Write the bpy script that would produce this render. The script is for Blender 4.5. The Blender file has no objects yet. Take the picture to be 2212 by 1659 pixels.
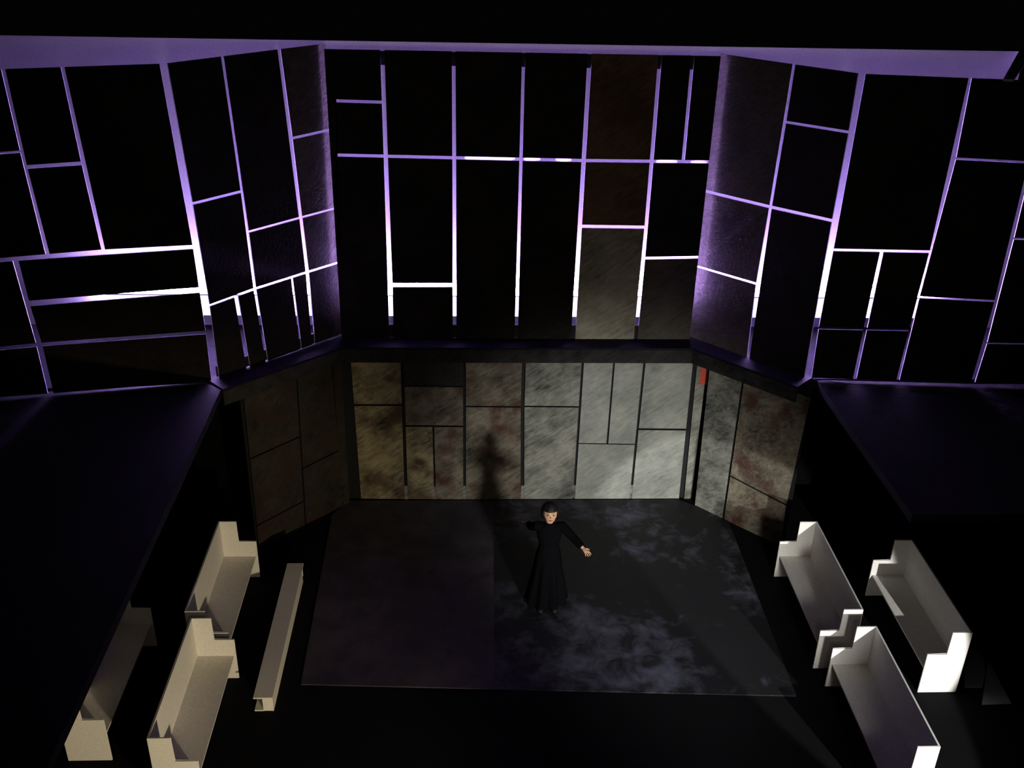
import bpy, bmesh, math, random
from mathutils import Vector, Matrix

# ------------------------------------------------------------------ camera, world, main lights, exposure
SC = bpy.context.scene
COL = SC.collection
SC.view_settings.view_transform = 'Standard'
SC.view_settings.look = 'None'
SC.view_settings.gamma = 1.0
SC.view_settings.use_curve_mapping = False
SC.view_settings.exposure = 0.0

def make_camera():
    pitch, roll, yaw = math.radians(27.365), math.radians(1.364), math.radians(2.83)
    cp, sp, cy, sy = math.cos(pitch), math.sin(pitch), math.cos(yaw), math.sin(yaw)
    f = Vector((sy * cp, cy * cp, -sp)); r = Vector((cy, -sy, 0)); u = r.cross(f)
    c, s = math.cos(roll), math.sin(roll)
    r2 = r * c + u * s; u2 = -r * s + u * c
    cam = bpy.data.cameras.new('camera'); ob = bpy.data.objects.new('camera', cam); COL.objects.link(ob)
    cam.sensor_width = 36.0; cam.lens = 36.0 * 2203.916 / 2212.0
    cam.clip_start = 0.05; cam.clip_end = 200
    m = Matrix((( r2.x, u2.x, -f.x, 2.029), (r2.y, u2.y, -f.y, -14.272), (r2.z, u2.z, -f.z, 9.669), (0, 0, 0, 1)))
    ob.matrix_world = m
    SC.camera = ob
make_camera()

w = bpy.data.worlds.new('dark_room'); SC.world = w; w.use_nodes = True
bg = w.node_tree.nodes['Background']
bg.inputs[0].default_value = (0.75, 0.7, 1.0, 1); bg.inputs[1].default_value = 0.0010

def spot(name, loc, aim, power, color, size, blend, radius):
    l = bpy.data.lights.new(name, 'SPOT'); l.energy = power; l.color = color
    l.spot_size = math.radians(size); l.spot_blend = blend; l.shadow_soft_size = radius
    o = bpy.data.objects.new(name, l); COL.objects.link(o); o.location = loc
    o.rotation_euler = (Vector(aim) - Vector(loc)).to_track_quat('-Z', 'Y').to_euler()
    return o
spot('desk_lamp_right', (8.9, -12.7, 2.75), (7.22, -4.86, 0.60), 5000, (1.0, 0.98, 0.94), 18.6, 0.18, 0.03)
spot('wall_lamp', (6.3, -13.0, 3.2), (4.35, 0.0, 0.50), 5900, (1.0, 0.97, 0.90), 29, 0.9, 0.55)
spot('desk_lamp_left', (3.9, -12.3, 1.65), (-1.2, -3.8, 0.35), 1750, (1.0, 0.83, 0.54), 42, 0.7, 0.14)
spot('fill_light', (3.0, -17.0, 8.0), (3.0, 0.0, 5.0), 750, (1.0, 0.86, 0.74), 60, 1.0, 0.8)  # weak wide fill added on the camera side to lift the dark walls
LED_STRENGTH = 900.0
LED_COLOR = (0.51, 0.32, 1.0)

# ------------------------------------------------------------------ helpers
def tag(o, label=None, cat=None, group=None, kind=None):
    if label: o['label'] = label
    if cat: o['category'] = cat
    if group: o['group'] = group
    if kind: o['kind'] = kind
    return o

def empty(name, loc=(0, 0, 0), rz=0.0):
    o = bpy.data.objects.new(name, None); COL.objects.link(o)
    o.location = loc; o.rotation_euler = (0, 0, rz); o.empty_display_size = 0.1
    return o

def link(name, bm, mats, parent=None, smooth=False):
    bmesh.ops.recalc_face_normals(bm, faces=bm.faces)
    me = bpy.data.meshes.new(name); bm.to_mesh(me); bm.free()
    for m in (mats if isinstance(mats, (list, tuple)) else [mats]): me.materials.append(m)
    if smooth:
        for p in me.polygons: p.use_smooth = True
    o = bpy.data.objects.new(name, me); COL.objects.link(o)
    if parent: o.parent = parent
    return o

def add_box(bm, a, b, mi=0):
    x0, y0, z0 = a; x1, y1, z1 = b
    v = [bm.verts.new(c) for c in ((x0,y0,z0),(x1,y0,z0),(x1,y1,z0),(x0,y1,z0),(x0,y0,z1),(x1,y0,z1),(x1,y1,z1),(x0,y1,z1))]
    for f in ((0,3,2,1),(4,5,6,7),(0,1,5,4),(1,2,6,5),(2,3,7,6),(3,0,4,7)):
        bm.faces.new([v[i] for i in f]).material_index = mi

def box(name, a, b, mat, parent=None, bevel=0.0):
    bm = bmesh.new(); add_box(bm, a, b)
    if bevel:
        bmesh.ops.bevel(bm, geom=list(bm.edges), offset=bevel, segments=1, affect='EDGES', clamp_overlap=True)
    return link(name, bm, mat, parent)

def prism(bm, front, offset, mi_front=0, mi_side=1, mi_back=None):
    """slab: polygon `front` (list of Vector) pushed along `offset`"""
    vf = [bm.verts.new(p) for p in front]; vb = [bm.verts.new(p + offset) for p in front]
    f = bm.faces.new(vf); f.material_index = mi_front
    bm.faces.new(vb[::-1]).material_index = mi_side if mi_back is None else mi_back
    n = len(vf)
    for i in range(n):
        bm.faces.new((vf[i], vb[i], vb[(i+1) % n], vf[(i+1) % n])).material_index = mi_side

def slab_z(name, pts, z0, z1, mats, parent=None, mi_side=0):
    bm = bmesh.new()
    prism(bm, [Vector((x, y, z1)) for x, y in pts], Vector((0, 0, z0 - z1)), 0, mi_side)
    return link(name, bm, mats, parent)

# ------------------------------------------------------------------ materials
def new_mat(name):
    m = bpy.data.materials.new(name); m.use_nodes = True
    nt = m.node_tree; return m, nt, nt.nodes['Principled BSDF']

def flat(name, color, rough=0.8, spec=0.3):
    m, nt, b = new_mat(name)
    n = nt.nodes.new('ShaderNodeTexNoise'); n.inputs['Scale'].default_value = 40; n.inputs['Detail'].default_value = 4
    tc = nt.nodes.new('ShaderNodeTexCoord'); nt.links.new(tc.outputs['Object'], n.inputs['Vector'])
    r = nt.nodes.new('ShaderNodeValToRGB')
    r.color_ramp.elements[0].color = tuple(c * 0.9 for c in color) + (1,); r.color_ramp.elements[0].position = .3
    r.color_ramp.elements[1].color = tuple(min(1, c * 1.08) for c in color) + (1,); r.color_ramp.elements[1].position = .7
    nt.links.new(n.outputs['Fac'], r.inputs['Fac']); nt.links.new(r.outputs['Color'], b.inputs['Base Color'])
    b.inputs['Roughness'].default_value = rough; b.inputs['Specular IOR Level'].default_value = spec
    return m

def stone(name, dark, light, seed=0.0, big=1.6, strength=0.6, spec=0.25, rough=0.75, lo=0.35, hi=0.68, tint=None):
    """painted textured board: large mottling, diagonal brush strokes, bumpy surface"""
    m, nt, b = new_mat(name)
    N, L = nt.nodes, nt.links
    tc = N.new('ShaderNodeTexCoord')
    mp = N.new('ShaderNodeMapping'); mp.inputs['Location'].default_value = (seed, seed * .7, seed * 1.3)
    L.new(tc.outputs['Object'], mp.inputs['Vector'])
    n1 = N.new('ShaderNodeTexNoise'); n1.inputs['Scale'].default_value = big; n1.inputs['Detail'].default_value = 8; n1.inputs['Roughness'].default_value = .62
    L.new(mp.outputs['Vector'], n1.inputs['Vector'])
    mp1 = N.new('ShaderNodeMapping'); mp1.inputs['Rotation'].default_value = (0, math.radians(34), 0)
    L.new(mp.outputs['Vector'], mp1.inputs['Vector'])
    mp2 = N.new('ShaderNodeMapping'); mp2.inputs['Scale'].default_value = (5, 12, 20)
    L.new(mp1.outputs['Vector'], mp2.inputs['Vector'])
    n2 = N.new('ShaderNodeTexNoise'); n2.inputs['Scale'].default_value = 1.0; n2.inputs['Detail'].default_value = 6; n2.inputs['Distortion'].default_value = .6
    L.new(mp2.outputs['Vector'], n2.inputs['Vector'])
    mix = N.new('ShaderNodeMath'); mix.operation = 'MULTIPLY_ADD'; mix.inputs[1].default_value = .35
    L.new(n2.outputs['Fac'], mix.inputs[0])
    sc = N.new('ShaderNodeMath'); sc.operation = 'MULTIPLY'; sc.inputs[1].default_value = .65
    L.new(n1.outputs['Fac'], sc.inputs[0]); L.new(sc.outputs[0], mix.inputs[2])
    r = N.new('ShaderNodeValToRGB')
    r.color_ramp.elements[0].position = lo; r.color_ramp.elements[0].color = dark + (1,)
    r.color_ramp.elements[1].position = hi; r.color_ramp.elements[1].color = light + (1,)
    L.new(mix.outputs[0], r.inputs['Fac'])
    out = r.outputs['Color']
    if tint:
        n3 = N.new('ShaderNodeTexNoise'); n3.inputs['Scale'].default_value = 2.3; n3.inputs['Detail'].default_value = 3
        mp3 = N.new('ShaderNodeMapping'); mp3.inputs['Location'].default_value = (seed + 7, 3, 5)
        L.new(tc.outputs['Object'], mp3.inputs['Vector']); L.new(mp3.outputs['Vector'], n3.inputs['Vector'])
        r3 = N.new('ShaderNodeValToRGB'); r3.color_ramp.elements[0].position = .5; r3.color_ramp.elements[1].position = .68
        L.new(n3.outputs['Fac'], r3.inputs['Fac'])
        mx = N.new('ShaderNodeMix'); mx.data_type = 'RGBA'; mx.inputs[7].default_value = tint + (1,)
        L.new(r3.outputs['Color'], mx.inputs[0]); L.new(out, mx.inputs[6]); out = mx.outputs[2]
    L.new(out, b.inputs['Base Color'])
    n4 = N.new('ShaderNodeTexNoise'); n4.inputs['Scale'].default_value = 26; n4.inputs['Detail'].default_value = 5
    L.new(mp1.outputs['Vector'], n4.inputs['Vector'])
    hs = N.new('ShaderNodeMath'); hs.operation = 'MULTIPLY_ADD'; hs.inputs[1].default_value = .45
    L.new(n4.outputs['Fac'], hs.inputs[0]); L.new(mix.outputs[0], hs.inputs[2])
    bp = N.new('ShaderNodeBump'); bp.inputs['Strength'].default_value = strength; bp.inputs['Distance'].default_value = .035
    L.new(hs.outputs[0], bp.inputs['Height']); L.new(bp.outputs['Normal'], b.inputs['Normal'])
    b.inputs['Roughness'].default_value = rough; b.inputs['Specular IOR Level'].default_value = spec
    return m

M = {}
M['card'] = flat('white_card', (.74, .72, .68), .75, .2)
M['card_edge'] = flat('raw_card_edge', (.55, .52, .60), .8, .2)
M['card_grey'] = flat('grey_card', (.30, .29, .31), .85, .1)
M['backing'] = flat('white_backing_card', (.78, .76, .78), .9, .1)
M['panel_back'] = flat('grey_panel_back', (.03, .03, .035), .9, .05)
M['black'] = flat('black_paint', (.006, .006, .007), .7, .2)
M['black_drape'] = flat('black_cloth', (.0025, .0025, .003), .95, .05)
M['upper'] = stone('dark_brown_paint', (.006, .005, .005), (.018, .015, .012), 1.0, 1.4, .5, .08, .9)
M['upper_brown'] = stone('rust_brown_paint', (.05, .032, .020), (.13, .085, .055), 2.0, 1.2, .5, .1, .9)
M['upper_light'] = stone('grey_stone_paint', (.12, .11, .085), (.36, .34, .27), 3.0, 1.3, .5, .15, .85)
M['upper_mid'] = stone('dull_brown_paint', (.035, .03, .027), (.10, .09, .08), 4.0, 1.3, .5, .1, .9)
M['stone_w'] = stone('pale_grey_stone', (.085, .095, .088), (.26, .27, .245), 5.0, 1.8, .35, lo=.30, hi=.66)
M['stone_g'] = stone('green_grey_stone', (.022, .026, .022), (.25, .25, .22), 9.0, 1.8, .45)
M['stone_n'] = stone('brown_stone', (.014, .012, .010), (.20, .175, .13), 12.0, 1.7, .8, tint=(.05, .022, .016))
M['stone_o'] = stone('ochre_stone', (.022, .018, .014), (.40, .34, .20), 15.0, 1.6, .9, tint=(.06, .035, .022))
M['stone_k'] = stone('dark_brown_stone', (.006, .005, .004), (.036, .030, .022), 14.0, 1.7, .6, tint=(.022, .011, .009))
M['stone_d'] = stone('blackened_stone', (.006, .006, .006), (.03, .028, .026), 18.0, 1.6, .6)
M['fascia'] = stone('dark_grey_paint', (.008, .008, .008), (.036, .035, .035), 21.0, 2.5, .4, .1)
M['shelf'] = flat('navy_black_paint', (.004, .0035, .008), .7, .15)
M['deck'] = stone('black_deck_paint', (.010, .009, .011), (.026, .024, .028), 24.0, 1.2, .3, .1, .85)
m, nt, b = new_mat('frosted_tape'); M['tape'] = m
tr = nt.nodes.new('ShaderNodeBsdfTranslucent'); tr.inputs[0].default_value = (.9, .88, .9, 1)
nt.links.new(tr.outputs[0], nt.nodes['Material Output'].inputs['Surface'])
M['cavity'] = flat('dark_grey_board', (.035, .033, .04), .9, .05)
M['red'] = flat('red_light_tone', (.38, .05, .025), .6, .3)

def floor_mat(name, dark, light, seed, lo, hi, rough, bump):
    m, nt, b = new_mat(name); N, L = nt.nodes, nt.links
    tc = N.new('ShaderNodeTexCoord'); mp = N.new('ShaderNodeMapping'); mp.inputs['Location'].default_value = (seed, seed, 0)
    L.new(tc.outputs['Object'], mp.inputs['Vector'])
    n1 = N.new('ShaderNodeTexNoise'); n1.inputs['Scale'].default_value = .55; n1.inputs['Detail'].default_value = 2
    n2 = N.new('ShaderNodeTexNoise'); n2.inputs['Scale'].default_value = 3.2; n2.inputs['Detail'].default_value = 9; n2.inputs['Distortion'].default_value = .35; n2.inputs['Roughness'].default_value = .65
    for n in (n1, n2): L.new(mp.outputs['Vector'], n.inputs['Vector'])
    mul = N.new('ShaderNodeMath'); mul.operation = 'MULTIPLY'
    L.new(n1.outputs['Fac'], mul.inputs[0]); L.new(n2.outputs['Fac'], mul.inputs[1])
    r = N.new('ShaderNodeValToRGB'); r.color_ramp.elements[0].position = lo; r.color_ramp.elements[0].color = dark + (1,)
    r.color_ramp.elements[1].position = hi; r.color_ramp.elements[1].color = light + (1,)
    L.new(mul.outputs[0], r.inputs['Fac']); L.new(r.outputs['Color'], b.inputs['Base Color'])
    bp = N.new('ShaderNodeBump'); bp.inputs['Strength'].default_value = bump; bp.inputs['Distance'].default_value = .02
    L.new(n2.outputs['Fac'], bp.inputs['Height']); L.new(bp.outputs['Normal'], b.inputs['Normal'])
    b.inputs['Roughness'].default_value = rough; b.inputs['Specular IOR Level'].default_value = .3
    return m
M['stage_l'] = floor_mat('plum_stage_paint', (.028, .024, .034), (.075, .062, .075), 3.1, .15, .4, .6, .15)  # mottled plum tone, lighter than the right sheet's base
M['stage_r'] = floor_mat('black_stage_led_sheen', (.010, .010, .012), (.10, .104, .155), 8.3, .24, .46, .55, .25)  # bluish marks put LED reflections on the black floor into its colour
M['floor'] = flat('black_floor_paint', (.0035, .0035, .0045), .8, .1)

m, nt, b = new_mat('led_diffuser'); M['led'] = m
b.inputs['Base Color'].default_value = (.8, .8, .8, 1)
b.inputs['Emission Color'].default_value = LED_COLOR + (1,); b.inputs['Emission Strength'].default_value = LED_STRENGTH

m, nt, b = new_mat('rail_front_glow'); M['rail_glow'] = m
b.inputs['Base Color'].default_value = (.8, .8, .8, 1)
b.inputs['Emission Color'].default_value = (.75, .62, 1.0, 1); b.inputs['Emission Strength'].default_value = 4.0  # glow on the rail front stands in for LED light falling on it

Z1, Z2 = 3.071, 7.34       # top of the lower storey, top of the upper walls
FLX, FLY, FRX, FRY = -1.557, -1.446, 6.951, -1.367
BACK_Y = 0.503
WALLS = {
 'back': dict(o=(0.0, 0.0), d=(1.0, 0.0), p=[
  ((0.046, 7.318), (0.258, 7.317), (0.060, 3.056), (0.034, 3.056), ''),
  ((0.258, 7.317), (0.857, 7.316), (0.855, 6.649), (0.227, 6.659), ''),
  ((0.225, 6.616), (0.854, 6.605), (0.852, 5.903), (0.191, 5.911), ''),
  ((0.189, 5.865), (0.852, 5.857), (0.836, 3.052), (0.060, 3.056), ''),
  ((0.913, 7.316), (1.816, 7.314), (1.816, 5.891), (0.910, 5.902), ''),
  ((0.910, 5.856), (1.816, 5.844), (1.811, 3.974), (0.912, 3.968), ''),
  ((0.911, 3.901), (1.811, 3.907), (1.806, 3.047), (0.900, 3.051), ''),
  ((1.866, 7.313), (2.764, 7.311), (2.763, 5.880), (1.869, 5.890), ''),
  ((1.869, 5.844), (2.763, 5.834), (2.756, 3.042), (1.863, 3.046), ''),
  ((2.808, 7.311), (3.654, 7.309), (3.647, 5.871), (2.809, 5.880), ''),
  ((2.809, 5.833), (3.647, 5.824), (3.630, 3.037), (2.806, 3.042), ''),
  ((3.711, 7.309), (4.618, 7.307), (4.623, 5.871), (3.707, 5.871), 'b'),
  ((3.707, 5.824), (4.623, 5.824), (4.626, 4.892), (3.704, 4.899), 'b'),
  ((3.704, 4.849), (4.625, 4.842), (4.607, 3.032), (3.695, 3.037), 'l'),
  ((4.669, 7.306), (5.069, 7.306), (5.078, 5.871), (4.676, 5.871), ''),
  ((5.114, 7.305), (5.554, 7.304), (5.545, 5.871), (5.125, 5.871), ''),
  ((4.676, 5.824), (5.545, 5.824), (5.575, 4.428), (4.676, 4.408), ''),
  ((4.676, 4.364), (5.576, 4.385), (5.578, 3.027), (4.664, 3.032), 'm'),
 ]),
 'left': dict(o=(0.0, 0.0), d=(0.73277, 0.68048), p=[
  ((-2.146, 7.365), (-1.424, 7.367), (-1.345, 5.644), (-2.047, 5.625), ''),
  ((-2.044, 5.589), (-1.343, 5.607), (-1.299, 4.231), (-1.988, 4.185), ''),
  ((-1.386, 7.367), (-0.596, 7.369), (-0.468, 5.086), (-1.282, 5.069), ''),
  ((-1.281, 5.037), (-0.463, 5.053), (-0.426, 4.254), (-1.256, 4.234), ''),
  ((-0.547, 7.369), (-0.030, 7.370), (-0.033, 6.235), (-0.470, 6.216), 'm'),
  ((-0.469, 6.179), (-0.033, 6.197), (-0.027, 5.096), (-0.416, 5.087), 'm'),
  ((-0.411, 5.054), (-0.027, 5.062), (-0.021, 4.263), (-0.371, 4.255), 'm'),
  ((-1.987, 4.153), (-1.610, 4.177), (-1.544, 3.056), (-1.982, 3.047), ''),
  ((-1.548, 4.181), (-1.298, 4.198), (-1.224, 3.063), (-1.479, 3.058), ''),
  ((-1.255, 4.201), (-0.679, 4.214), (-0.627, 3.075), (-1.180, 3.064), ''),
  ((-0.649, 4.214), (-0.425, 4.219), (-0.410, 3.080), (-0.595, 3.076), ''),
  ((-0.370, 4.220), (-0.020, 4.228), (0.003, 3.088), (-0.353, 3.081), ''),
 ]),
 'right': dict(o=(5.6, 0.0), d=(0.70286, -0.71132), p=[
  ((0.034, 7.317), (0.952, 7.330), (0.905, 5.420), (0.024, 5.409), 'm'),
  ((0.025, 5.362), (0.905, 5.375), (0.866, 4.251), (0.045, 4.237), 'm'),
  ((0.046, 4.201), (0.864, 4.216), (0.885, 3.041), (0.029, 3.028), 'm'),
  ((0.991, 7.330), (1.863, 7.342), (1.868, 6.628), (0.980, 6.601), ''),
  ((0.979, 6.565), (1.869, 6.593), (1.849, 5.446), (0.947, 5.421), ''),
  ((0.947, 5.375), (1.848, 5.402), (1.837, 3.055), (0.931, 3.042), ''),
 ]),
 'lflank': dict(o=(-1.5573, -1.4462), d=(0.98151, 0.1914), p=[
  ((-1.187, 7.343), (-0.114, 7.359), (-0.004, 5.064), (-1.083, 5.070), ''),
  ((-1.837, 7.333), (-1.228, 7.342), (-1.187, 6.217), (-1.811, 6.198), ''),
  ((-1.810, 6.152), (-1.184, 6.171), (-1.127, 5.070), (-1.752, 5.051), ''),
  ((-2.630, 7.322), (-1.882, 7.333), (-1.856, 6.379), (-2.703, 6.342), ''),
  ((-2.705, 6.314), (-1.856, 6.351), (-1.801, 5.050), (-2.801, 5.020), ''),
  ((-2.132, 4.985), (-0.002, 5.006), (0.010, 4.468), (-2.109, 4.435), ''),
  ((-2.106, 4.358), (0.011, 4.389), (0.021, 3.835), (-2.063, 3.834), ''),
  ((-2.061, 3.781), (0.022, 3.780), (0.015, 3.069), (-2.045, 3.078), ''),
  ((-2.805, 4.965), (-2.201, 4.983), (-2.135, 3.832), (-2.890, 3.811), ''),
  ((-2.894, 3.759), (-2.134, 3.779), (-2.119, 3.079), (-2.944, 3.087), ''),
 ]),
 'rflank': dict(o=(6.9507, -1.3669), d=(0.99796, -0.06391), p=[
  ((0.042, 7.343), (1.323, 7.326), (1.315, 5.062), (0.026, 5.049), ''),
  ((1.363, 7.326), (2.309, 7.314), (2.326, 6.309), (1.392, 6.329), ''),
  ((1.392, 6.299), (2.326, 6.279), (2.348, 4.371), (1.317, 4.393), ''),
  ((1.317, 4.365), (2.348, 4.344), (2.313, 3.094), (1.291, 3.092), ''),
  ((0.025, 5.010), (0.651, 5.016), (0.634, 3.894), (0.011, 3.888), ''),
  ((0.701, 5.016), (1.311, 5.022), (1.271, 3.900), (0.686, 3.894), ''),
  ((0.012, 3.852), (0.634, 3.858), (0.623, 3.090), (0.032, 3.089), ''),
  ((0.685, 3.859), (1.270, 3.865), (1.245, 3.092), (0.675, 3.090), ''),
  ((2.361, 7.313), (3.194, 7.303), (3.349, 5.281), (2.396, 5.271), ''),
  ((2.396, 5.246), (3.351, 5.255), (3.467, 3.744), (2.400, 3.727), ''),
  ((2.400, 3.705), (3.469, 3.723), (3.517, 3.097), (2.372, 3.094), ''),
 ]),
 'lowback': dict(o=(0.0, 0.1406), d=(1.0, 0.0), p=[
  ((0.209, 2.680), (0.984, 2.679), (0.982, 1.835), (0.222, 1.835), 'o'),
  ((0.223, 1.802), (0.982, 1.802), (0.979, 0.019), (0.251, 0.029), 'o'),
  ((1.034, 2.679), (1.962, 2.678), (1.962, 2.167), (1.034, 2.174), 'd'),
  ((1.034, 2.149), (1.962, 2.142), (1.962, 1.442), (1.034, 1.452), 'n'),
  ((1.034, 1.417), (1.464, 1.413), (1.473, 0.013), (1.033, 0.019), 'o'),
  ((1.494, 1.412), (1.962, 1.407), (1.963, 0.007), (1.504, 0.013), 'n'),
  ((2.005, 2.678), (2.892, 2.676), (2.891, 1.798), (2.007, 1.806), 'n'),
  ((2.007, 1.780), (2.891, 1.772), (2.932, -0.006), (2.010, 0.006), 'n'),
  ((2.950, 2.676), (3.835, 2.675), (3.829, 1.798), (2.951, 1.806), 'g'),
  ((2.951, 1.781), (3.829, 1.772), (3.819, -0.017), (2.995, -0.006), 'g'),
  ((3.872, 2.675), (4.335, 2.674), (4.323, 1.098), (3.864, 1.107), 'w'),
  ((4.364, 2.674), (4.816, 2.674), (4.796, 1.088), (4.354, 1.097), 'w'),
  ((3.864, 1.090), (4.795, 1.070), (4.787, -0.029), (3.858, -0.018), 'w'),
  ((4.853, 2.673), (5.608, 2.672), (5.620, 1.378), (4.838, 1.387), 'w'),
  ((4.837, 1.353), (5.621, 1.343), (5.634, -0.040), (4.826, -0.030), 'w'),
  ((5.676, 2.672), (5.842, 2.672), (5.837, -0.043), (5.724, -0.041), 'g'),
 ]),
 'lowleft': dict(o=(-0.0185, -0.0328), d=(0.72705, 0.68659), p=[
  ((-1.617, 2.665), (-0.712, 2.643), (-0.739, 1.644), (-1.627, 1.619), 'o'),
  ((-1.627, 1.596), (-0.740, 1.620), (-0.771, 0.465), (-1.638, 0.419), 'n'),
  ((-1.639, 0.394), (-0.772, 0.440), (-0.782, 0.000), (-1.642, 0.000), 'n'),
  ((-0.687, 2.643), (-0.066, 2.628), (-0.028, 1.103), (-0.729, 1.060), 'n'),
  ((-0.730, 1.036), (-0.028, 1.077), (-0.001, 0.000), (-0.756, 0.000), 'n'),
 ]),
 'lowright': dict(o=(5.8694, -0.0622), d=(0.70286, -0.71132), p=[
  ((-0.044, 2.716), (0.552, 2.710), (0.540, -0.002), (0.000, 0.000), 'g'),
  ((0.583, 2.710), (1.692, 2.699), (1.607, 0.789), (0.578, 0.862), 'n'),
  ((0.578, 0.837), (1.607, 0.765), (1.620, -0.006), (0.574, -0.002), 'n'),
 ]),
}
# ------------------------------------------------------------------ floors and shell
box('floor', (-14, -20, -0.06), (20, BACK_Y + 0.12, 0), M['floor']); tag(bpy.data.objects['floor'], 'black painted floor around the stage and under the benches', 'floor', kind='structure')
# stage boards, a thin sheet each
o = slab_z('floor_stage', [(-.135, -4.16), (2.39, -4.285), (2.47, .10), (.02, .10), (-.09, -.12), (-.183, -.30)], 0, .018, [M['stage_l']])
tag(o, 'plum-black stage floor sheet, left half of the stage', 'floor', kind='structure')
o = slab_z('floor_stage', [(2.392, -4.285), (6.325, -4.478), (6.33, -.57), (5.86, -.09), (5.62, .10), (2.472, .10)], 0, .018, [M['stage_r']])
tag(o, 'black stage floor sheet with bluish sheen put into its colour, right half of the stage, below the outstretched figure', 'floor', kind='structure')

# rear white backing board behind the upper walls
bm = bmesh.new(); add_box(bm, (-6.2, BACK_Y, Z1 - .13), (9.95, BACK_Y + .03, 7.35))
tag(link('wall_rear', bm, M['backing']), 'tall white backing board behind the slotted upper walls, lit purple', 'wall', kind='structure')

box('wall_rear_lower', (-14, BACK_Y, 0), (20, BACK_Y + .03, Z1 - .14), M['black_drape']); tag(bpy.data.objects['wall_rear_lower'], 'black wall below the gallery behind the stone walls', 'wall', kind='structure')

def wall_points(w, quad, off=0.0):
    ox, oy = w['o']; dx, dy = w['d']; nx, ny = dy, -dx     # front normal
    return [Vector((ox + dx * s - nx * off, oy + dy * s - ny * off, z)) for s, z in quad]

def build_wall(key, name, label, matmap, side, thick, part='wall_panel', extra=None):
    w = WALLS[key]; root = empty(name, (w['o'][0], w['o'][1], 0)); tag(root, label, 'wall', kind='structure')
    dx, dy = w['d']; back = Vector((-dy, dx, 0)) * thick
    base = Vector((w['o'][0], w['o'][1], 0))
    for i, it in enumerate(w['p']):
        quad, t = [(s, max(z, .002)) for s, z in it[:4]], it[4]
        if extra: quad = extra(quad)
        bm = bmesh.new()
        prism(bm, [p - base for p in wall_points(w, quad)], back, 0, 1, 2)
        link(part, bm, [matmap[t], side, M['panel_back']], root)
    return root, w, base

def add_rail(root, w, base, s0, s1, z0, z1, off, depth, mat, name='rail'):
    dx, dy = w['d']; back = Vector((-dy, dx, 0))
    bm = bmesh.new()
    prism(bm, [Vector((dx * s, dy * s, z)) + back * off for s, z in ((s0, z1), (s1, z1), (s1, z0), (s0, z0))], back * depth, 0, 0)
    return link(name, bm, [mat], root)

UM = {'': M['upper'], 'b': M['upper_brown'], 'l': M['upper_light'], 'm': M['upper_mid']}
T = .022
def trim_centre(q):      # leave an open slot at both corners of the centre wall
    return [(max(s, .11) if s < .10 else (min(s, 5.475) if s > 5.5 else s), z) for s, z in q]
def past_corner_left(q):
    return [((.15 if s > -.06 else s), z) for s, z in q]
def past_corner_right(q):
    return [((-.15 if s < .06 else s), z) for s, z in q]
r, w, b_ = build_wall('back', 'wall_back', 'tall dark centre wall of six panel columns with glowing slots between them', UM, M['card_edge'], T, extra=trim_centre)
add_rail(r, w, b_, .12, 5.46, 7.12, 7.30, T, .02, M['black'])
add_rail(r, w, b_, .12, 5.46, 3.07, 3.28, T, .02, M['black'])
add_rail(r, w, b_, .12, .20, 3.22, 7.12, T, .02, M['black'], 'stile')
rnd = random.Random(4)
for xa, xb in ((1.99, 2.70), (2.83, 3.06), (3.28, 3.50), (4.72, 5.02), (5.22, 5.45)):
    n = max(3, int((xb - xa) / .06)); zc = 5.866 - .008 * xa + .012
    bm = bmesh.new(); hs = [(.024 + .010 * rnd.random(), .024 + .010 * rnd.random()) for _ in range(n + 1)]
    hs[0] = hs[-1] = (.012, .012)
    top = [Vector((xa + (xb - xa) * i / n, .0, zc + hs[i][0])) for i in range(n + 1)]
    bot = [Vector((xa + (xb - xa) * i / n, .0, zc - hs[i][1])) for i in range(n + 1)]
    vt = [bm.verts.new(p + Vector((0, T + .003, 0))) for p in top]; vb = [bm.verts.new(p + Vector((0, T + .003, 0))) for p in bot]
    for i in range(n): bm.faces.new((vt[i], vt[i+1], vb[i+1], vb[i]))
    tag(link('tape', bm, [M['tape']], r), 'ragged frosted tape across the slot')
r, w, b_ = build_wall('left', 'wall_back_left', 'tall dark angled wall with glowing slots, joining left end of the centre wall', UM, M['card_edge'], T, extra=past_corner_left)
add_rail(r, w, b_, -2.0, -.10, 3.08, 3.24, T, .02, M['black'])
r, w, b_ = build_wall('right', 'wall_back_right', 'tall dark angled wall with glowing slots, joining right end of the centre wall', UM, M['card_edge'], T, extra=past_corner_right)
r, w, b_ = build_wall('lflank', 'wall_left', 'tall dark wall at far left with broad slots, one showing the bare light strip', UM, M['card_edge'], T)
r, w, b_ = build_wall('rflank', 'wall_right', 'tall dark wall at far right with a grid of thin glowing slots', UM, M['card_edge'], T)

LM = {'o': M['stone_o'], 'n': M['stone_n'], 'd': M['stone_d'], 'g': M['stone_g'], 'w': M['stone_w'], '': M['stone_n']}
r, w, b_ = build_wall('lowback', 'wall_stage_back', 'low stone-painted wall at back of the stage, pale grey on its right side', LM, M['black'], .03, 'stone_panel')
w['len'] = 5.92
add_rail(r, w, b_, -.10, 6.02, 0, Z1 - .03, .04, .03, M['black'], 'backboard')
# bottom pieces that close three of the black slots near the floor
for x in (1.008, 1.484, 1.985, 2.963, 3.84, 4.815):
    bm = bmesh.new(); add_box(bm, (x - .028, .008, .0), (x + .028, .038, .27)); link('slot_filler', bm, M['stone_g'], r)
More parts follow.
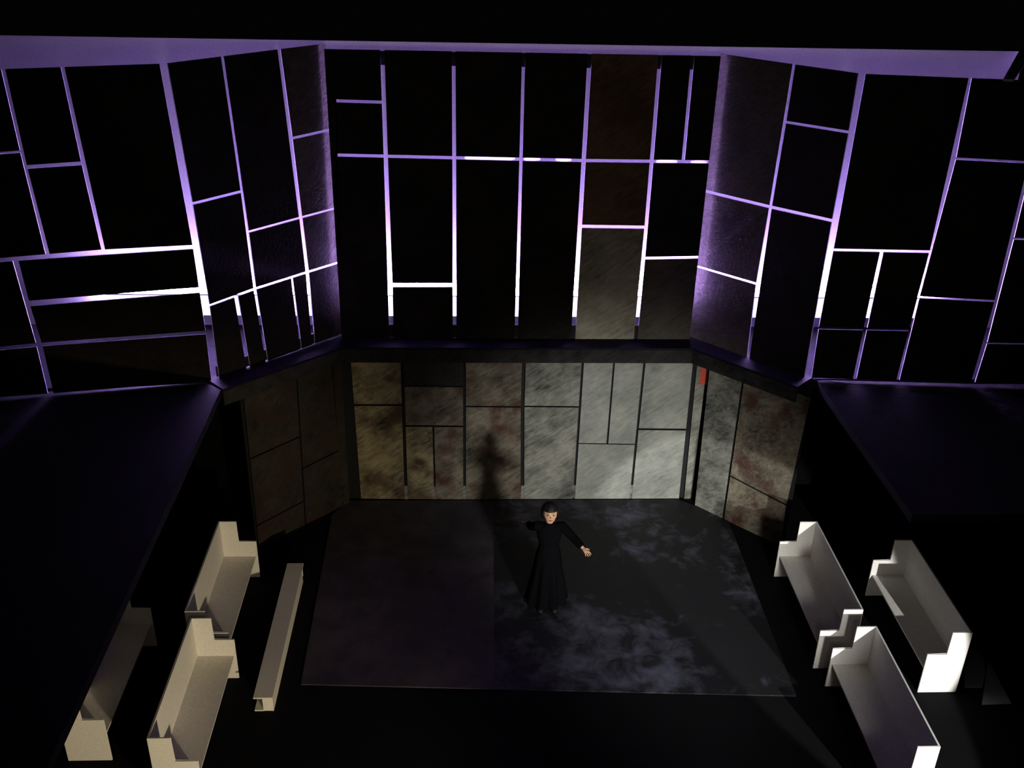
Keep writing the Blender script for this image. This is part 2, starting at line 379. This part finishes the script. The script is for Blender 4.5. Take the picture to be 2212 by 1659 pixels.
# red light on the right corner jamb, put into a thin coloured plate
bm = bmesh.new(); add_box(bm, (5.745, -.006, 2.20), (5.87, -.0015, 2.716)); tag(link('jamb_light_patch', bm, M['red'], r), 'red light on the jamb, put into flat colour')
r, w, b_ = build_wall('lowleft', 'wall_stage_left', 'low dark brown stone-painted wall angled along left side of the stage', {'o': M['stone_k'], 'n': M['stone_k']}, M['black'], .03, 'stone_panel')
add_rail(r, w, b_, -1.66, -.03, 0, Z1 - .03, .035, .03, M['black'], 'backboard')
add_rail(r, w, b_, -.03, .12, 0, 2.72, .0, .05, M['stone_k'], 'jamb')
r, w, b_ = build_wall('lowright', 'wall_stage_right', 'low grey stone-painted wall angled along right side of the stage, lit in its middle', LM, M['black'], .03, 'stone_panel')
add_rail(r, w, b_, -.04, 1.66, 0, Z1 - .03, .035, .03, M['black'], 'backboard')

# ledge under the upper walls: shelf + fascia following the three bays
def offset_line(pts, d):
    out = []
    P = [Vector((x, y)) for x, y in pts]
    for i, p in enumerate(P):
        ns = []
        if i > 0: t = (P[i] - P[i-1]).normalized(); ns.append(Vector((t.y, -t.x)))
        if i < len(P) - 1: t = (P[i+1] - P[i]).normalized(); ns.append(Vector((t.y, -t.x)))
        n = sum(ns, Vector((0, 0))).normalized(); k = d / n.dot(ns[0])
        out.append(p + n * k)
    return out
bay = [(FLX, FLY), (0, 0), (5.6, 0), (FRX, FRY)]
front = offset_line(bay, .33); back = offset_line(bay, -.10)
bm = bmesh.new()
for i in range(3):
    q = [front[i], front[i+1], back[i+1], back[i]]
    prism(bm, [Vector((p.x, p.y, Z1 - .012)) for p in q], Vector((0, 0, -.03)), 0, 0)
tag(link('trim_1', bm, M['shelf']), 'narrow navy-black ledge running along the foot of the upper walls', 'ledge', kind='structure')
f2 = offset_line(bay, .30)
bm = bmesh.new()
for i in range(3):
    a, b2, c, d = front[i], front[i+1], f2[i+1], f2[i]
    prism(bm, [Vector((p.x, p.y, Z1 - .045)) for p in (a, b2, c, d)], Vector((0, 0, -.22)), 0, 0)
tag(link('trim_2', bm, M['fascia']), 'dark grey fascia board hanging under the ledge above the stone walls', 'fascia', kind='structure')

# upper floors beside and behind the bays
mk = lambda pts, lab, mt='deck': tag(slab_z('floor_gallery', pts, Z1 - .13, Z1 - .012, [M[mt], M['black']], mi_side=1), lab, 'floor', kind='structure')
mk([(7.06, -1.37), (7.13, -4.76), (19.9, -4.76), (19.9, -1.55), (9.3, -1.50), (6.96, -1.37)], 'black upper gallery floor at right, in front of the far right slotted wall')
mk([(-13.9, -9.2), (-1.36, -9.2), (-1.36, -1.70), (-1.60, -1.49), (-5.6, -2.0), (-13.9, -2.0)], 'black upper gallery floor at left, in front of the far left slotted wall', 'black')
o = slab_z('floor_cavity', [(FLX - .05, FLY + .04), (-.06, .05), (5.66, .05), (FRX + .05, FRY + .04), (12.4, -1.35), (12.4, BACK_Y - .002), (-6.1, BACK_Y - .002), (-6.1, -1.9)], Z1 - .13, Z1 - .02, [M['cavity']])
tag(o, 'grey floor strip between the slotted walls and the white backing board', 'floor', kind='structure')
# plain black box sides that carry the galleries
box('wall_side_left', (-14, -9.4, 0), (-13.9, BACK_Y, 7.3), M['black_drape']); tag(bpy.data.objects['wall_side_left'], 'black side wall of the set box beyond the left gallery', 'wall', kind='structure')
box('wall_side_right', (19.9, -5.0, 0), (20, BACK_Y, 7.3), M['black_drape']); tag(bpy.data.objects['wall_side_right'], 'black side wall of the set box beyond the right gallery', 'wall', kind='structure')

box('wall_rear_end', (9.95, BACK_Y + .002, Z1 - .13), (12.5, BACK_Y + .03, 6.75), M['backing']); tag(bpy.data.objects['wall_rear_end'], 'lower end piece of the white backing board behind the far right wall', 'wall', kind='structure')
# slanting white card brace from the right wall top to the backing
root = empty('card_brace', (8.75, -1.48, 7.30))
tag(root, 'slanting white card strip bridging right wall top and backing board', 'brace')
bm = bmesh.new()
prism(bm, [Vector(p) for p in ((-.065, -.03, .035), (.065, -.035, .035), (1.33, 1.98, .075), (1.12, 1.98, .075))], Vector((0, 0, -.03)), 0, 0)
link('strip', bm, [M['card_grey']], root)

# ------------------------------------------------------------------ LED light strip on the backing
root = empty('light_strip', (2.87, BACK_Y, 3.42))
tag(root, 'long glowing white light strip fixed to the backing board, seen through the slots', 'light strip')
X0, X1 = -3.475 - 2.87, 9.21 - 2.87
bm = bmesh.new(); add_box(bm, (X0, -.14, -.15), (X1, -.001, .14)); link('rail', bm, M['backing'], root)
bm = bmesh.new(); add_box(bm, (X0, -.146, -.14), (X1, -.1405, .180)); link('rail_glow_face', bm, M['rail_glow'], root)
bm = bmesh.new(); add_box(bm, (X0, -.14, .14), (X1, -.132, .205)); link('added_shield_lip', bm, M['backing'], root)  # lip added to hold the diffuser's light off the space below
bm = bmesh.new(); add_box(bm, (X0, -.10, .16), (X1, -.012, .24)); link('diffuser', bm, M['led'], root)
# ------------------------------------------------------------------ benches
def make_bench(loc, side, label, group='white card benches'):
    """footprint centre line at loc; side=+1: back on the +x side (faces -x)"""
    root = empty('bench', loc); tag(root, label, 'bench', group)
    Wd, Lh, t = .515, 1.0, .022
    hb, ha, hs, arm = 1.005, .650, .385, .255
    # profile x: 0 = front edge .. Wd = back edge, mirrored by side
    def X(x): return (x - Wd / 2) * side
    for y0, y1 in ((-Lh, -Lh + t), (Lh - t, Lh)):
        bm = bmesh.new()
        pts = [(0, 0), (Wd, 0), (Wd, hb), (Wd - arm - .005, hb), (Wd - arm - .005, ha), (0, ha)]
        prism(bm, [Vector((X(x), y0, z)) for x, z in pts], Vector((0, y1 - y0, 0)), 0, 0)
        bmesh.ops.bevel(bm, geom=list(bm.edges), offset=.003, segments=1, affect='EDGES')
        link('end_panel', bm, M['card'], root)
    bm = bmesh.new()
    a, b2 = sorted((X(Wd - t), X(Wd)))
    add_box(bm, (a, -Lh + t, 0), (b2, Lh - t, hb)); link('backrest', bm, M['card'], root)
    bm = bmesh.new()
    a, b2 = sorted((X(.03), X(Wd - t)))
    add_box(bm, (a, -Lh + t, hs - t), (b2, Lh - t, hs)); link('seat', bm, M['card'], root)
    return root
def bench_x(front, side): return front + side * .515 / 2
# right side (backs to the right)
make_bench((bench_x(6.70, 1), -2.965, 0), 1, 'white card bench at right, back one of the inner row, beside the stage')
make_bench((bench_x(6.76, 1), -5.28, 0), 1, 'white card bench at right cut off by the lower picture edge')
make_bench((bench_x(7.955, 1), -3.43, 0), 1, 'outermost white card bench at right, whose near end is brightest white')
# left side (backs to the left)
make_bench((bench_x(-.96, -1), -5.00, 0), -1, 'cream card bench at left, front one of the inner row, cut at the bottom')
make_bench((bench_x(-1.065, -1), -2.885, 0), -1, 'cream white card bench at left, back one of the inner row, nearest the stone wall')
make_bench((bench_x(-2.19, -1), -4.37, 0), -1, 'outermost cream card bench at left, its back hidden under the gallery edge')

# low backless bench beside the stage
root = empty('low_bench', (-.53, -3.24, 0))
tag(root, 'long low backless grey-white card bench beside the left edge of the stage', 'bench')
L2 = 1.37
def low(name, a, b2):
    bm = bmesh.new(); add_box(bm, a, b2); return link(name, bm, M['card'], root)
low('seat', (-.12, -L2, .205), (.12, L2, .225))
low('front_panel', (.10, -L2, .0), (.12, L2 - .16, .205))
low('end_panel', (-.01, -L2 + .004, 0), (.10, -L2 + .024, .205))
low('end_panel', (-.01, L2 - .024, 0), (.10, L2 - .004, .205))
low('base_strip', (-.12, -L2, 0), (-.01, L2, .018))

# flat grey patches on the floor outside the outermost right bench
o = slab_z('grey_floor_patch', [(8.98, -3.52), (9.13, -3.80), (9.02, -4.10), (8.86, -4.36), (8.62, -4.36), (8.80, -3.95)], .002, .012, [M['card_grey']]); tag(o, 'dim grey patch on the floor close behind the outermost right bench', 'card scrap')
o = slab_z('grey_floor_patch', [(9.17, -3.86), (9.11, -4.66), (8.71, -4.67)], .002, .012, [M['card_grey']]); tag(o, 'small triangular grey patch on the floor, farthest right of all pieces', 'card scrap')
# ------------------------------------------------------------------ person
M['skin'] = flat('skin', (.62, .36, .22), .6, .3)
M['robe'] = flat('black_robe_cloth', (.004, .004, .005), .95, .0)
M['hair'] = flat('black_hair', (.004, .003, .003), .6, .3)
M['eye'] = flat('dark_eye', (.02, .012, .01), .4, .5)
M['lip'] = flat('lip', (.40, .13, .10), .6, .3)

def tube(bm, pts, rad, n=12, squash=(1, 1)):
    pts = [Vector(p) for p in pts]; rings = []
    up = Vector((0, 0, 1))
    for i, p in enumerate(pts):
        t = (pts[min(i+1, len(pts)-1)] - pts[max(i-1, 0)]).normalized()
        a = t.cross(up) if abs(t.z) < .9 else t.cross(Vector((0, 1, 0)))
        a.normalize(); c = t.cross(a)
        if abs(t.z) >= .9: c = -c
        r = rad[i]
        rx, ry = (r, r) if not isinstance(r, tuple) else r
        rings.append([bm.verts.new(p + a * rx * math.cos(2*math.pi*k/n) + c * ry * math.sin(2*math.pi*k/n)) for k in range(n)])
    for A, B in zip(rings, rings[1:]):
        for k in range(n): bm.faces.new((A[k], A[(k+1) % n], B[(k+1) % n], B[k]))
    bm.faces.new(rings[0][::-1]); bm.faces.new(rings[-1])

def ball(bm, c, r, sc=(1, 1, 1), u=20, v=14):
    m = Matrix.Translation(c) @ Matrix.Diagonal((r*sc[0], r*sc[1], r*sc[2], 1))
    bmesh.ops.create_uvsphere(bm, u_segments=u, v_segments=v, radius=1, matrix=m)

def remesh(o, vox, sm=4):
    md = o.modifiers.new('merge', 'REMESH'); md.mode = 'VOXEL'; md.voxel_size = vox; md.use_smooth_shade = True
    s = o.modifiers.new('soften', 'SMOOTH'); s.iterations = sm; s.factor = .5

def hand(bm, wrist, direction, palm_n, s=1.0, side=1):
    d = Vector(direction).normalized(); n = Vector(palm_n); n = (n - d * n.dot(d)).normalized(); a = d.cross(n) * side
    W = Vector(wrist)
    tube(bm, [W - d * .02, W + d*.03*s, W + d*.06*s, W + d*.09*s], [(.020*s, .020*s), (.030*s, .016*s), (.038*s, .014*s), (.036*s, .012*s)], 12)
    for k, (off, ln) in enumerate(((-.028, .070), (-.010, .080), (.009, .075), (.027, .058))):
        p0 = W + d*.082*s + a*off*s
        sp = a * off * .35
        p1 = p0 + (d*ln*.45 + sp)*s; p2 = p1 + (d*ln*.33 - n*ln*.18 + sp*.5)*s; p3 = p2 + (d*ln*.2 - n*ln*.2)*s
        tube(bm, [p0 - d*.01, p1, p2, p3], [.0095*s, .009*s, .008*s, .0065*s], 8)
    p0 = W + d*.025*s - a*.024*s
    tube(bm, [p0, p0 + (d*.028 - a*.028)*s, p0 + (d*.055 - a*.040 - n*.006)*s], [.012*s, .0105*s, .008*s], 8)

PX, PY = 3.185, -2.53
person = empty('person', (PX, PY, .018))
tag(person, 'small person in long black clothing standing on the stage with both arms held out', 'person')
HL = Vector((-.285, .24, 1.20)); HR = Vector((.44, -.33, 1.19))      # wrists
SL = Vector((-.165, .0, 1.335)); SR = Vector((.165, .0, 1.335))
EL = SL.lerp(HL, .5) + Vector((-.02, .02, -.05)); ER = SR.lerp(HR, .5) + Vector((.03, .0, -.03))
bm = bmesh.new()
for sx in (-1, 1):
    tube(bm, [(.085*sx, 0, .80), (.09*sx, -.01, .62), (.09*sx, -.015, .44), (.09*sx, .0, .24), (.09*sx, .01, .07)], [.085, .075, .055, .050, .035])
    tube(bm, [(.09*sx, .045, .035), (.095*sx, -.03, .04), (.10*sx, -.11, .03), (.103*sx, -.17, .022)], [(.032, .032), (.038, .035), (.042, .026), (.034, .018)])
tube(bm, [(0, 0, .74), (0, .0, .86), (0, .0, 1.02), (0, .0, 1.18), (0, .01, 1.30), (0, .01, 1.375)], [(.155, .11), (.165, .115), (.125, .09), (.16, .105), (.17, .095), (.07, .06)], 20)
for S_, E_, H_ in ((SL, EL, HL), (SR, ER, HR)):
    tube(bm, [S_ * .75 + Vector((0, 0, .33)), S_, E_, H_], [.05, .055, .042, .026], 12)
tube(bm, [(0, .01, 1.32), (0, .0, 1.40), (0, -.005, 1.46)], [.058, .050, .052], 14)
HC = Vector((0, -.01, 1.565))
ball(bm, HC, .115, (.86, .95, 1.18))
ball(bm, HC + Vector((0, -.035, -.07)), .07, (1.0, .95, 1.0))       # jaw
tube(bm, [HC + Vector((0, -.095, .015)), HC + Vector((0, -.122, -.02)), HC + Vector((0, -.100, -.032))], [.010, .016, .010], 8)   # nose
for sx in (-1, 1):
    ball(bm, HC + Vector((.10*sx, .01, -.005)), .028, (.35, .8, 1.1), 10, 8)
    tube(bm, [HC + Vector((.018*sx, -.108, .035)), HC + Vector((.055*sx, -.095, .036))], [.009, .007], 8)      # brow
hand(bm, HL, HL - EL, (0, -.2, 1), .95, -1)
hand(bm, HR, HR - ER, (0, -.2, 1), .95, 1)
body = link('body', bm, M['skin'], person, True); remesh(body, .0055, 3)
# face details
for sx in (-1, 1):
    bm = bmesh.new(); ball(bm, HC + Vector((.037*sx, -.099, .014)), .013, (1.2, .6, .8), 12, 8); link('eye', bm, M['eye'], person, True)
bm = bmesh.new(); tube(bm, [HC + Vector((-.028, -.098, -.067)), HC + Vector((0, -.109, -.070)), HC + Vector((.028, -.098, -.067))], [.005, .009, .005], 8)
link('mouth', bm, M['lip'], person, True)
# hair: cap over crown, sides and nape
bm = bmesh.new()
bmesh.ops.create_uvsphere(bm, u_segments=32, v_segments=24, radius=1)
for v in list(bm.verts):
    x, y, z = v.co
    if y < -.25 and z < .34 and abs(x) < .80: bm.verts.remove(v); continue
for v in bm.verts:
    x, y, z = v.co
    k = 1.0 + .03 * math.sin(9 * math.atan2(y, x)) + .02 * math.sin(7 * z + 3 * x)
    v.co = HC + Vector((x * .128 * k, y * .135 * k + .010, z * .155 * k + .008 - (.03 if z < -.3 else 0)))
hair = link('hair', bm, M['hair'], person, True)
md = hair.modifiers.new('thick', 'SOLIDIFY'); md.thickness = .018; md.offset = -1
# dress and sleeves
bm = bmesh.new()
n = 40; prof = [(.03, .30, .24), (.05, .295, .235), (.35, .245, .195), (.60, .205, .165), (.86, .178, .132), (1.02, .140, .105), (1.18, .175, .120), (1.30, .188, .110), (1.375, .085, .075), (1.40, .064, .064)]
rings = []
for z, rx, ry in prof:
    fold = max(0, (.9 - z)) * .045
    rings.append([bm.verts.new(((rx + fold*math.sin(9*t))*math.cos(t), (ry + fold*math.sin(9*t))*math.sin(t), z)) for t in [2*math.pi*k/n for k in range(n)]])
for A, B in zip(rings, rings[1:]):
    for k in range(n): bm.faces.new((A[k], A[(k+1) % n], B[(k+1) % n], B[k]))
bm.faces.new(rings[0][::-1]); bm.faces.new(rings[-1])
for S_, E_, H_ in ((SL, EL, HL), (SR, ER, HR)):
    C_ = E_.lerp(H_, .93)
    tube(bm, [S_ * .6 + Vector((0, 0, .52)), S_, E_, C_], [.062, .070, .060, .050], 14)
dress = link('dress', bm, M['robe'], person, True); remesh(dress, .009, 2)
for sx in (-1, 1):
    bm = bmesh.new(); tube(bm, [(.09*sx, -.10, .030), (.10*sx, -.20, .030), (.103*sx, -.29, .022)], [(.045, .028), (.047, .028), (.03, .016)], 12)
    link('shoe', bm, M['hair'], person, True)
